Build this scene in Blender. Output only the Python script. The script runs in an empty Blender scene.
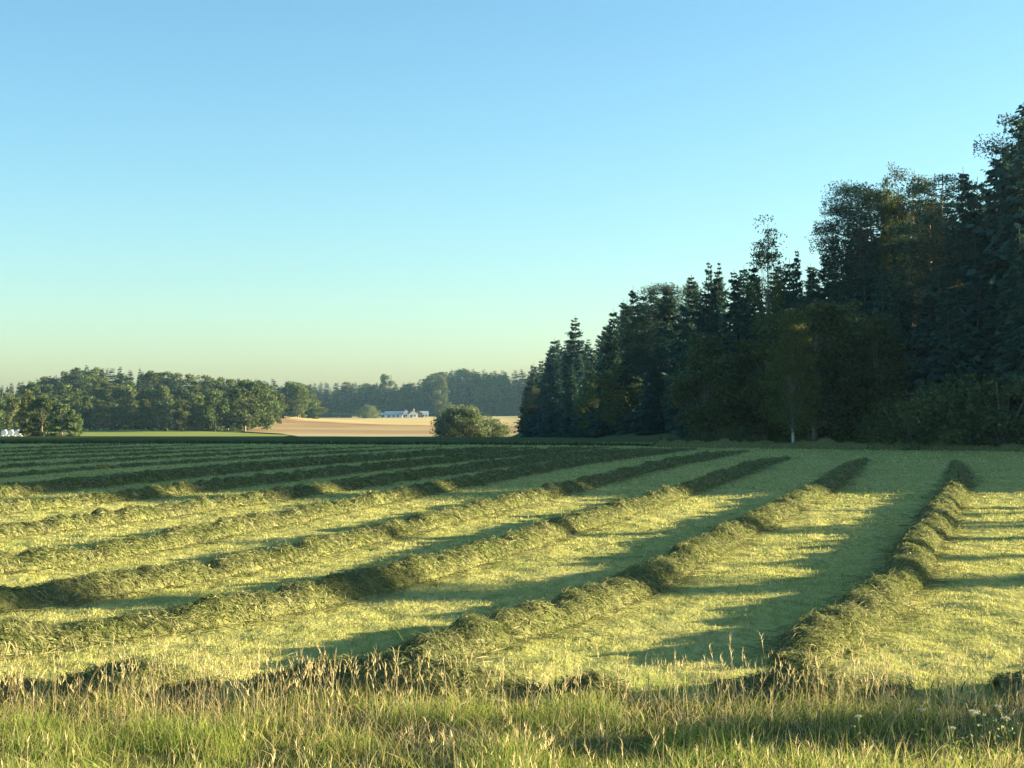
import bpy, math, random
import numpy as np

rng = np.random.default_rng(11)
random.seed(11)
C = bpy.context.scene
COL = C.collection
F = 1500.0          # focal length in pixels (1024 wide)
CAMZ = 2.6
HOR = 400.0
SUN_AZ = math.radians(12)     # ahead of due right
SUN_EL = math.radians(8.5)

# ------------------------------------------------------------------ helpers
def tag(o, label=None, cat=None, group=None, kind=None):
    if label: o['label'] = label
    if cat: o['category'] = cat
    if group: o['group'] = group
    if kind: o['kind'] = kind
    return o

def link(o, parent=None):
    COL.objects.link(o)
    if parent is not None: o.parent = parent
    return o

def mesh_obj(name, V, Fc, mat, parent=None, smooth=False, attrs=None, mat2=None, idx2=None):
    V = np.asarray(V, dtype=np.float32).reshape(-1, 3)
    Fc = np.asarray(Fc, dtype=np.int32)
    k = Fc.shape[1]
    me = bpy.data.meshes.new(name)
    me.vertices.add(len(V)); me.vertices.foreach_set('co', V.ravel())
    me.loops.add(Fc.size); me.loops.foreach_set('vertex_index', Fc.ravel())
    me.polygons.add(len(Fc))
    me.polygons.foreach_set('loop_start', np.arange(0, Fc.size, k, dtype=np.int32))
    me.update(calc_edges=True)
    me.polygons.foreach_set('use_smooth', np.full(len(Fc), smooth, dtype=bool))
    for an, av in (attrs or {}).items():
        a = me.attributes.new(an, 'FLOAT', 'POINT')
        a.data.foreach_set('value', np.asarray(av, dtype=np.float32).ravel())
    me.materials.append(mat)
    if mat2 is not None:
        me.materials.append(mat2); me.polygons.foreach_set('material_index', np.asarray(idx2, dtype=np.int32))
    me.update()
    return link(bpy.data.objects.new(name, me), parent)

def empty(name, loc=(0, 0, 0)):
    o = bpy.data.objects.new(name, None); o.empty_display_size = 0.3
    o.location = loc
    return link(o)

def copy_tree(root):
    r = root.copy(); COL.objects.link(r)
    for k in list(r.keys()):
        if k in ('label', 'group', 'category', 'kind'): del r[k]
    for ch in [c for c in root.children]:
        c = ch.copy(); COL.objects.link(c); c.parent = r
        for g in list(ch.children):
            d = g.copy(); COL.objects.link(d); d.parent = c
    return r

def _hash(ix, iy, seed):
    h = (ix.astype(np.int64) * 374761393 + iy.astype(np.int64) * 668265263 + seed * 1442695041) & 0xffffffff
    h = ((h ^ (h >> 13)) * 1274126177) & 0xffffffff
    return ((h ^ (h >> 16)) & 0xffff) / 65535.0

def vnoise(x, y, seed=0):
    x = np.asarray(x, float); y = np.asarray(y, float)
    ix = np.floor(x); iy = np.floor(y); fx = x - ix; fy = y - iy
    fx = fx * fx * (3 - 2 * fx); fy = fy * fy * (3 - 2 * fy)
    a = _hash(ix, iy, seed); b = _hash(ix + 1, iy, seed); c = _hash(ix, iy + 1, seed); d = _hash(ix + 1, iy + 1, seed)
    return (a * (1 - fx) + b * fx) * (1 - fy) + (c * (1 - fx) + d * fx) * fy

def fbm(x, y, seed=0, o=4):
    s = 0; a = 0.5; n = 0
    for i in range(o):
        s = s + a * vnoise(x * 2 ** i, y * 2 ** i, seed + i * 17); n += a; a *= 0.5
    return s / n

def smooth(t):
    t = np.clip(t, 0, 1); return t * t * (3 - 2 * t)

def strips(Cn, W, side):
    """Cn (N,k,3) centre lines, W (N,k) half widths, side (N,3) -> verts, quads"""
    N, k, _ = Cn.shape
    S = side[:, None, :] * W[:, :, None]
    V = np.stack([Cn - S, Cn + S], axis=2).reshape(-1, 3)
    base = (np.arange(N) * k * 2)[:, None]
    j = np.arange(k - 1)[None, :] * 2
    q = np.stack([base + j, base + j + 1, base + j + 3, base + j + 2], axis=2).reshape(-1, 4)
    return V, q

def blades(P, h, w, lean, nseg=3, r=None):
    N = len(P); r = r or rng
    t = np.linspace(0, 1, nseg + 1)
    yaw = r.uniform(0, math.tau, N); ly = r.uniform(0, math.tau, N)
    d = np.stack([np.cos(ly), np.sin(ly), np.zeros(N)], 1)
    Cn = P[:, None, :] + d[:, None, :] * (h * lean)[:, None, None] * (t ** 1.9)[None, :, None]
    Cn = Cn.copy()
    Cn[:, :, 2] += h[:, None] * (t[None, :] - 0.32 * np.minimum(lean, 1.2)[:, None] * t[None, :] ** 2.4)
    W = w[:, None] * 0.5 * np.maximum(1 - t[None, :] ** 1.6, 0.06)
    side = np.stack([np.cos(yaw), np.sin(yaw), np.zeros(N)], 1)
    V, q = strips(Cn, W, side)
    tip = np.repeat(np.tile(t, N), 2)
    rnd = np.repeat(r.uniform(0, 1, N), (nseg + 1) * 2)
    return V, q, rnd, tip

def join(parts):
    Vs, Fs, As, o = [], [], {}, 0
    for p in parts:
        V, Q = p[0], p[1]
        Vs.append(V); Fs.append(Q + o); o += len(V)
        for i, n in enumerate(('rnd', 'tip')):
            As.setdefault(n, []).append(p[2 + i] if len(p) > 2 + i else np.zeros(len(V)))
    return np.concatenate(Vs), np.concatenate(Fs), {n: np.concatenate(a) for n, a in As.items()}

def tube(path, radii, seg=7):
    path = np.asarray(path, float); n = len(path)
    V = []
    for i in range(n):
        d = path[min(i + 1, n - 1)] - path[max(i - 1, 0)]
        d = d / (np.linalg.norm(d) + 1e-9)
        u = np.cross(d, [0.31, 0.95, 0.05] if abs(d[2]) > 0.5 else [0, 0, 1.0]); u /= np.linalg.norm(u)
        v = np.cross(d, u)
        for k in range(seg):
            a = math.tau * k / seg
            V.append(path[i] + radii[i] * (math.cos(a) * u + math.sin(a) * v))
    Q = []
    for i in range(n - 1):
        for k in range(seg):
            Q.append((i * seg + k, i * seg + (k + 1) % seg, (i + 1) * seg + (k + 1) % seg, (i + 1) * seg + k))
    V = np.array(V)
    return V, np.array(Q), np.full(len(V), 0.5), np.zeros(len(V))

# ------------------------------------------------------------------ materials
def new_mat(name):
    m = bpy.data.materials.new(name); m.use_nodes = True
    nt = m.node_tree; nt.nodes.clear()
    return m, nt, nt.nodes.new('ShaderNodeOutputMaterial')

def N(nt, t, **kw):
    n = nt.nodes.new(t)
    for k, v in kw.items():
        if k.startswith('i_'): n.inputs[k[2:].replace('_', ' ')].default_value = v
        else: setattr(n, k, v)
    return n

def ramp(nt, fac, stops):
    r = nt.nodes.new('ShaderNodeValToRGB'); cr = r.color_ramp
    while len(cr.elements) < len(stops): cr.elements.new(0.5)
    for e, (p, c) in zip(cr.elements, stops):
        e.position = p; e.color = (*c, 1)
    nt.links.new(fac, r.inputs['Fac'])
    return r.outputs['Color']

def mixc(nt, fac, a, b, mode='MIX'):
    m = nt.nodes.new('ShaderNodeMix'); m.data_type = 'RGBA'; m.blend_type = mode
    for s, v in ((m.inputs[0], fac), (m.inputs[6], a), (m.inputs[7], b)):
        if isinstance(v, bpy.types.NodeSocket): nt.links.new(v, s)
        elif isinstance(v, (int, float)): s.default_value = v
        else: s.default_value = (*v, 1)
    return m.outputs[2]

def noise(nt, vec, scale, detail=4, rough=0.6, dist=0.0):
    n = nt.nodes.new('ShaderNodeTexNoise')
    n.inputs['Scale'].default_value = scale; n.inputs['Detail'].default_value = detail
    n.inputs['Roughness'].default_value = rough; n.inputs['Distortion'].default_value = dist
    if vec is not None: nt.links.new(vec, n.inputs['Vector'])
    return n.outputs['Fac']

def mapping(nt, vec, scale, rotz=0):
    m = nt.nodes.new('ShaderNodeMapping')
    m.inputs['Scale'].default_value = scale; m.inputs['Rotation'].default_value = (0, 0, rotz)
    nt.links.new(vec, m.inputs['Vector'])
    return m.outputs['Vector']

def leafmat(name, stops, transl=0.35, tipcol=None, objvar=0.0, patch=None):
    """thin plant matter: colour ramp over a per-blade random value"""
    m, nt, out = new_mat(name)
    a = N(nt, 'ShaderNodeAttribute', attribute_name='rnd')
    col = ramp(nt, a.outputs['Fac'], stops)
    if patch:
        g = nt.nodes.new('ShaderNodeNewGeometry')
        f = noise(nt, g.outputs['Position'], patch[0], 3)
        f2 = nt.nodes.new('ShaderNodeMapRange'); f2.inputs[1].default_value = .35; f2.inputs[2].default_value = .65
        nt.links.new(f, f2.inputs[0])
        col = mixc(nt, f2.outputs[0], col, mixc(nt, 1.0, col, patch[1], 'MULTIPLY'))
    if tipcol:
        t = N(nt, 'ShaderNodeAttribute', attribute_name='tip')
        mr = nt.nodes.new('ShaderNodeMapRange'); mr.inputs[1].default_value = tipcol[1]; mr.inputs[2].default_value = 1.0
        nt.links.new(t.outputs['Fac'], mr.inputs[0])
        col = mixc(nt, mr.outputs[0], col, tipcol[0])
    if objvar:
        oi = nt.nodes.new('ShaderNodeObjectInfo')
        hs = nt.nodes.new('ShaderNodeHueSaturation')
        mr = nt.nodes.new('ShaderNodeMapRange'); mr.inputs[3].default_value = 1 - objvar; mr.inputs[4].default_value = 1 + objvar
        nt.links.new(oi.outputs['Random'], mr.inputs[0]); nt.links.new(mr.outputs[0], hs.inputs['Value'])
        mh = nt.nodes.new('ShaderNodeMapRange'); mh.inputs[3].default_value = 0.475; mh.inputs[4].default_value = 0.515
        mm = N(nt, 'ShaderNodeMath', operation='FRACT'); ml = N(nt, 'ShaderNodeMath', operation='MULTIPLY'); ml.inputs[1].default_value = 7.31
        nt.links.new(oi.outputs['Random'], ml.inputs[0]); nt.links.new(ml.outputs[0], mm.inputs[0])
        nt.links.new(mm.outputs[0], mh.inputs[0]); nt.links.new(mh.outputs[0], hs.inputs['Hue'])
        nt.links.new(col, hs.inputs['Color']); col = hs.outputs['Color']
    d = nt.nodes.new('ShaderNodeBsdfDiffuse'); nt.links.new(col, d.inputs['Color'])
    if transl > 0:
        tr = nt.nodes.new('ShaderNodeBsdfTranslucent'); nt.links.new(col, tr.inputs['Color'])
        mx = nt.nodes.new('ShaderNodeMixShader'); mx.inputs[0].default_value = transl
        nt.links.new(d.outputs[0], mx.inputs[1]); nt.links.new(tr.outputs[0], mx.inputs[2])
        nt.links.new(mx.outputs[0], out.inputs['Surface'])
    else:
        nt.links.new(d.outputs[0], out.inputs['Surface'])
    return m

def solid(name, col, rough=0.7, var=0.15, scale=3.0, bump=0.0, bscale=20):
    m, nt, out = new_mat(name)
    g = nt.nodes.new('ShaderNodeNewGeometry')
    f = noise(nt, g.outputs['Position'], scale, 5)
    c = ramp(nt, f, [(0.3, tuple(x * (1 - var) for x in col)), (0.7, tuple(min(1, x * (1 + var)) for x in col))])
    p = nt.nodes.new('ShaderNodeBsdfPrincipled'); p.inputs['Roughness'].default_value = rough
    nt.links.new(c, p.inputs['Base Color'])
    if bump:
        b = nt.nodes.new('ShaderNodeBump'); b.inputs['Strength'].default_value = bump
        nt.links.new(noise(nt, g.outputs['Position'], bscale, 5), b.inputs['Height']); nt.links.new(b.outputs[0], p.inputs['Normal'])
    nt.links.new(p.outputs[0], out.inputs['Surface'])
    return m

def groundmat(name, stops, sc=(1, 1, 1), rot=0, scale=1.0, stops2=None, scale2=0.15, bump=0):
    m, nt, out = new_mat(name)
    g = nt.nodes.new('ShaderNodeNewGeometry')
    v = mapping(nt, g.outputs['Position'], sc, rot)
    c = ramp(nt, noise(nt, v, scale, 8, 0.7), stops)
    if stops2:
        c2 = ramp(nt, noise(nt, g.outputs['Position'], scale2, 3), stops2)
        c = mixc(nt, 0.6, c, c2, 'OVERLAY') if False else mixc(nt, 1.0, c, c2, 'MULTIPLY')
    d = nt.nodes.new('ShaderNodeBsdfDiffuse'); nt.links.new(c, d.inputs['Color'])
    if bump:
        b = nt.nodes.new('ShaderNodeBump'); b.inputs['Strength'].default_value = bump; b.inputs['Distance'].default_value = .05
        nt.links.new(noise(nt, mapping(nt, g.outputs['Position'], (1, .45, 1), rot), 13, 5, .65), b.inputs['Height']); nt.links.new(b.outputs[0], d.inputs['Normal'])
    nt.links.new(d.outputs[0], out.inputs['Surface'])
    return m

ROWROT = math.radians(18)
M = {}
M['ground'] = groundmat('meadow_ground', [(.3, (.07, .09, .03)), (.7, (.14, .15, .06))], scale=.4)
M['forest_floor'] = M['ground']
M['hay_soil'] = groundmat('mown_stubble', [(.30, (.20, .195, .065)), (.5, (.39, .36, .122)), (.68, (.53, .47, .175))],
                          sc=(1, .35, 1), rot=ROWROT, scale=5.0, stops2=[(.35, (.78, .85, .75)), (.65, (1, 1, 1))], scale2=.35, bump=.7)
M['verge_soil'] = groundmat('verge_soil', [(.3, (.06, .07, .02)), (.7, (.13, .12, .045))], scale=4)
def goldenmat():
    m, nt, out = new_mat('grain_stubble')
    g = nt.nodes.new('ShaderNodeNewGeometry')
    sp = nt.nodes.new('ShaderNodeSeparateXYZ'); nt.links.new(g.outputs['Position'], sp.inputs[0])
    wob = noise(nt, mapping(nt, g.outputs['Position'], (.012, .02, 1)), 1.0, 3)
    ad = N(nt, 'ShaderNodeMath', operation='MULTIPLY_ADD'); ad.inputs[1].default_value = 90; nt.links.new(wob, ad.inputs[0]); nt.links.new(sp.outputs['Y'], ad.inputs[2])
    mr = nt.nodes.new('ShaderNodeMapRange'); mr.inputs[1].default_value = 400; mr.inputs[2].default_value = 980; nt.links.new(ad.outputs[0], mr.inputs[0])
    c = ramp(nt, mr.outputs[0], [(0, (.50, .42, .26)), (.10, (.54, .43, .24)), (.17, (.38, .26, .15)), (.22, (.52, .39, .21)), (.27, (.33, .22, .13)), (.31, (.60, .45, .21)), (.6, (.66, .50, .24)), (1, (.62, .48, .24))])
    f = ramp(nt, noise(nt, mapping(nt, g.outputs['Position'], (.05, 1, 1)), .12, 5), [(.3, (.78, .78, .8)), (.7, (1.08, 1.05, 1))])
    d = nt.nodes.new('ShaderNodeBsdfDiffuse'); nt.links.new(mixc(nt, 1.0, c, f, 'MULTIPLY'), d.inputs['Color']); nt.links.new(d.outputs[0], out.inputs['Surface'])
    return m
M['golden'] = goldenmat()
M['pasture'] = groundmat('pasture_grass', [(.3, (.20, .24, .06)), (.7, (.32, .33, .10))], sc=(.2, 1, 1), scale=.15)
M['pale'] = groundmat('dry_margin', [(.3, (.42, .38, .18)), (.7, (.6, .52, .28))], sc=(.2, 1, 1), scale=.3)
M['stubble'] = leafmat('cut_stubble', [(0, (.28, .30, .09)), (.35, (.475, .455, .145)), (.7, (.62, .56, .205)), (1, (.71, .63, .29))], .35)
M['hay'] = leafmat('cut_hay', [(0, (.085, .105, .045)), (.3, (.155, .17, .07)), (.65, (.25, .245, .11)), (.9, (.38, .345, .18)), (1, (.50, .44, .25))], .3,
                   patch=(1.3, (.8, .88, .72)))
M['haybody'] = groundmat('hay_mat', [(.3, (.10, .11, .04)), (.7, (.24, .22, .085))], scale=14)
M['grass'] = leafmat('verge_grass', [(0, (.07, .15, .03)), (.5, (.17, .27, .05)), (.85, (.30, .36, .09)), (1, (.46, .43, .17))], .5,
                     tipcol=((.42, .42, .12), .5), patch=(.9, (1.25, .98, .9)))
M['straw'] = leafmat('dry_straw', [(0, (.30, .23, .11)), (.5, (.54, .43, .21)), (1, (.72, .60, .34))], .35)
M['weeds'] = leafmat('margin_weeds', [(0, (.04, .06, .02)), (.6, (.08, .10, .035)), (1, (.14, .13, .06))], .3)
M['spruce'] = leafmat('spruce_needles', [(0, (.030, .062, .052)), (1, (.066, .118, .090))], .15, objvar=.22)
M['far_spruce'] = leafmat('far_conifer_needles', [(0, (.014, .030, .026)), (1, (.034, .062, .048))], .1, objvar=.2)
M['pine'] = leafmat('pine_needles', [(0, (.034, .062, .044)), (1, (.072, .11, .070))], .1, objvar=.2)
M['broad'] = leafmat('broad_leaves', [(0, (.06, .085, .028)), (.7, (.11, .14, .05)), (1, (.16, .185, .085))], .28, objvar=.22)
M['birchleaf'] = leafmat('birch_leaves', [(0, (.06, .085, .022)), (.7, (.11, .13, .04)), (1, (.16, .16, .06))], .35, objvar=.18)
M['willow'] = leafmat('willow_leaves', [(0, (.10, .14, .07)), (.7, (.17, .21, .10)), (1, (.25, .28, .15))], .35, objvar=.12)
M['rusty'] = leafmat('rusty_leaves', [(0, (.045, .065, .025)), (.7, (.075, .085, .035)), (1, (.15, .095, .045))], .2)
M['bark'] = solid('dark_bark', (.11, .085, .065), .9, .35, 6)
M['pinebark'] = solid('pine_bark', (.13, .085, .055), .9, .3, 6)
def birchbark():
    m = solid('birch_bark', (.55, .53, .48), .8, .35, 7); nt = m.node_tree
    p = [n for n in nt.nodes if n.type == 'BSDF_PRINCIPLED'][0]; src = p.inputs['Base Color'].links[0].from_socket
    tc = nt.nodes.new('ShaderNodeTexCoord'); sp = nt.nodes.new('ShaderNodeSeparateXYZ'); nt.links.new(tc.outputs['Object'], sp.inputs[0])
    mr = nt.nodes.new('ShaderNodeMapRange'); mr.inputs[1].default_value = 1.2; mr.inputs[2].default_value = 3.2; nt.links.new(sp.outputs['Z'], mr.inputs[0])
    nt.links.new(mixc(nt, mr.outputs[0], src, (.16, .13, .10)), p.inputs['Base Color'])
    return m
M['white_bark'] = birchbark()
M['greystem'] = solid('grey_stem', (.18, .15, .11), .9, .3, 6)
M['flower'] = solid('cream_petals', (.60, .58, .44), .8, .1, 30)
M['stem'] = solid('green_stem', (.14, .17, .05), .8, .2, 20)
M['wrap'] = solid('white_wrap', (.68, .68, .66), .35, .06, 2)
M['wall_white'] = solid('white_render', (.78, .76, .72), .8, .05, 1)
M['wall_dark'] = solid('dark_boards', (.07, .06, .055), .8, .2, 2)
M['roof_blue'] = solid('grey_sheet_roof', (.30, .36, .42), .5, .08, 1)
M['roof_dark'] = solid('dark_tile_roof', (.12, .09, .08), .8, .2, 2)
M['glass'] = solid('window_glass', (.03, .035, .04), .1, .05, 1)

# ------------------------------------------------------------------ terrain
EDGE_PX = [505, 525, 560, 600, 640, 680, 740, 800, 900, 1024, 1119]
EDGE_D = [360, 330, 270, 200, 150, 125, 103, 97, 93, 89, 84]
ex = np.array([(p - 512) / F * d for p, d in zip(EDGE_PX, EDGE_D)]); ed = np.array(EDGE_D, float)
_ey = np.concatenate([[50, 58, 70], ed[::-1]]); _ex = np.concatenate([[190, 120, 70], ex[::-1]])

def xe(y): return np.interp(y, _ey, _ex)
def yE(x): return np.interp(x, [-200, -20, 5, 15, 30, 45, 60, 90, 140], [110, 107, 102, 95, 85, 77, 71, 62, 54])

def H(x, y):
    x = np.asarray(x, float); y = np.asarray(y, float)
    z = .45 * smooth((13.0 - y) / 10.0) + .55 * smooth((6.0 - y) / 4.0)
    s = x - xe(y)
    beyond = y - yE(x)
    fall = smooth(beyond / 260.0)
    hillw = smooth(s / 20.0 + .15)
    z = z - 6.5 * fall * (1 - hillw)
    open_near = 1 - smooth((y - (345 + .23 * x)) / 40.0)
    hill = 17.0 * (1 - np.exp(-np.clip(s, 0, None) / 75.0)) * open_near
    z = z + hill
    z = z - 6.5 * fall * hillw * (1 - open_near)
    z = z - .9 * smooth((y - 400) / 480.0)
    z = z - .55 * smooth((y - 50) / 65.0) * (1 - hillw)
    z = z + 8.0 * np.exp(-((x + 150) / 75) ** 2 - ((y - 545) / 55) ** 2)
    back = smooth((y - (945 + .21 * x)) / 160.0)
    z = z + back * 9 + 40 * smooth((x - 25) / 70.0) * smooth((y - (925 + .21 * x)) / 50.0)  # last term: unseen hill behind the forest, added to shade the far wood
    return z

def grid_sheet(name, xs, ys, zf, mat):
    X, Y = np.meshgrid(xs, ys)
    return sheet_xy(name, X, Y, zf(X, Y), mat)

def sheet_xy(name, X, Y, Z, mat, sm=True):
    ny, nx = X.shape
    V = np.stack([X, Y, Z], 2).reshape(-1, 3)
    i = (np.arange(ny - 1)[:, None] * nx + np.arange(nx - 1)[None, :]).ravel()
    Q = np.stack([i, i + 1, i + nx + 1, i + nx], 1)
    o = mesh_obj(name, V, Q, mat, smooth=sm)
    o['kind'] = 'structure'
    return o

gy = np.unique(np.concatenate([np.linspace(-400, 0, 12), np.linspace(0, 20, 21), np.linspace(20, 140, 61), np.linspace(140, 450, 78), np.linspace(450, 1300, 86), np.geomspace(1300, 6000, 16)]))
gx = np.unique(np.concatenate([-np.geomspace(300, 5000, 14), np.linspace(-300, 300, 121), np.geomspace(300, 5000, 14)]))
def zground(X, Y):
    z = H(X, Y)
    inhay = (Y < yE(X) - 1.5) & (np.abs(X) < 130)
    return z - np.where(inhay, .45, 0.0) - .02
grid_sheet('ground', gx, gy, zground, M['ground'])

def micro(X, Y):
    """low bumps of the mown surface"""
    ca, sa = math.cos(ROWROT), math.sin(ROWROT)
    u = X * ca - Y * sa; v = X * sa + Y * ca
    m = .07 * (fbm(u * .8, v * .6, 3, 4) - .5) + .075 * (fbm(u * 3.8, v * 3.2, 9, 3) - .5)
    m = m * smooth((Y - 12.9) / 1.2)
    return m
tx = np.unique(np.concatenate([np.linspace(-130, -22, 28), np.linspace(-22, 18, 320), np.linspace(18, 130, 30)]))
tt = np.concatenate([np.linspace(0, .36, 300)[:-1], np.linspace(.36, 1, 110)])
X, T = np.meshgrid(tx, tt)
Y = 12.9 + (yE(X) - 12.9) * T
hay_field = sheet_xy('hayfield', X, Y, H(X, Y) + micro(X, Y) - .06 * smooth((13.5 - Y) / .6), M['hay_soil'])
grid_sheet('roadside_verge', np.linspace(-16, 16, 90), np.linspace(1.0, 13.1, 54),
           lambda X, Y: H(X, Y) + .05 * (fbm(X * 1.2, Y * 1.2, 5) - .5) - .03 * smooth((Y - 12.7) / .4), M['verge_soil'])
gu, gv = np.meshgrid(np.linspace(0, 1, 60), np.linspace(372, 930, 90))
gl = np.interp(gv, [372, 425, 445, 560, 620, 930], [-50, -66, -80, -86, -100, -150])
gX = gl + (8 - gl) * gu
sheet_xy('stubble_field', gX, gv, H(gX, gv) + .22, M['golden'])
def lobe(name, x0, x1, ya, yb, mat, dz):
    u = np.linspace(0, 1, 40); v = np.linspace(0, 1, 14)
    U, Vv = np.meshgrid(u, v)
    Xa = x0 + (x1 - x0) * U; Ya = ya(U) + (yb(U) - ya(U)) * Vv
    sheet_xy(name, Xa, Ya, H(Xa, Ya) + dz, mat)
lobe('pasture', -190, -58, lambda u: 330 + 0 * u, lambda u: 470 - 75 * u ** 3, M['pasture'], .42)
lobe('dry_margin', -190, -50, lambda u: 318 + 0 * u, lambda u: 362 + 4 * np.sin(u * 9), M['pale'], .62)
lobe('meadow_strip', -34, 6, lambda u: 850 + 0 * u, lambda u: 930 + 0 * u, M['pale'], .45)

# ------------------------------------------------------------------ windrows
R = [  # crest points (x, depth) read off for each row, right to left
    [(1.2, 12.6), (1.73, 13.0), (2.55, 13.9), (3.63, 16.1), (5.17, 20), (7.27, 26.4), (13.7, 45.8)],
    [(-2.2, 12.7), (-1.19, 13.6), (-.69, 14.35), (.30, 16.1), (1.42, 18.9), (2.7, 22.8), (4.18, 27.5), (8.6, 41.25)],
    [(-6.6, 13.3), (-4.8, 14.7), (-4.1, 15.6), (-2.95, 16.9), (-2.13, 18.5), (-1.49, 20), (.88, 27.5), (4.78, 40.2)],
    [(-9.3, 15.2), (-6.0, 17.55), (-4.94, 19.4), (-4.29, 20.6), (-3.4, 22.8), (-2.05, 27.5), (.85, 37.9), (4.8, 52.4)],
    [(-12.0, 18.2), (-9.2, 19.6), (-7.2, 21.4), (-6.2, 23.6), (-5.0, 28.2), (-2.7, 37.5), (1.76, 55)],
    [(-15.5, 20.5), (-11.5, 23.6), (-9.3, 26.4), (-8.3, 28.8), (-7.4, 31.4), (-5.95, 36.7), (-1.5, 52)],
    [(-18, 24.5), (-13.6, 28.6), (-11.3, 32), (-9.5, 37), (-5, 52)],
    [(-21, 27.5), (-16, 33), (-13, 38), (-9.6, 50), (-4.0, 70)],
]
far_x38 = [-16.6, -20.6, -24.8, -29.2, -34, -39, -44.5]
for fx in far_x38:
    d0 = (.27 * 38 - fx) / .611
    R.append([(fx + .27 * (d0 - 38) - 7.0, max(d0 - 13, 20)), (fx + .27 * (d0 - 38), d0), (fx + .27 * (d0 + 22 - 38), d0 + 22)])

def row_path(pts, step, dmax=999):
    pts = np.array(pts, float)
    d = pts[:, 1]
    dend = float(d[-1])
    sl = .285
    # continue to the far headland
    xx, yy = pts[-1]
    ext = []
    while True:
        yy += 4; xx += 4 * sl
        if yy > yE(np.array(xx)) - 4.5 or yy > dmax: break
        ext.append((xx, yy))
    if ext: pts = np.concatenate([pts, np.array(ext)])
    L = np.concatenate([[0], np.cumsum(np.linalg.norm(np.diff(pts, axis=0), axis=1))])
    s = np.arange(0, L[-1], step)
    x = np.interp(s, L, pts[:, 0]); y = np.interp(s, L, pts[:, 1])
    k = max(3, int(2.4 / step)); ker = np.hanning(k + 2)[1:-1]; ker /= ker.sum()
    def sm(a):
        p = np.concatenate([2 * a[0] - a[k:0:-1], a, 2 * a[-1] - a[-2:-k - 2:-1]])
        return np.convolve(p, ker, 'same')[k:k + len(a)]
    return np.stack([sm(x), sm(y)], 1), s

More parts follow.
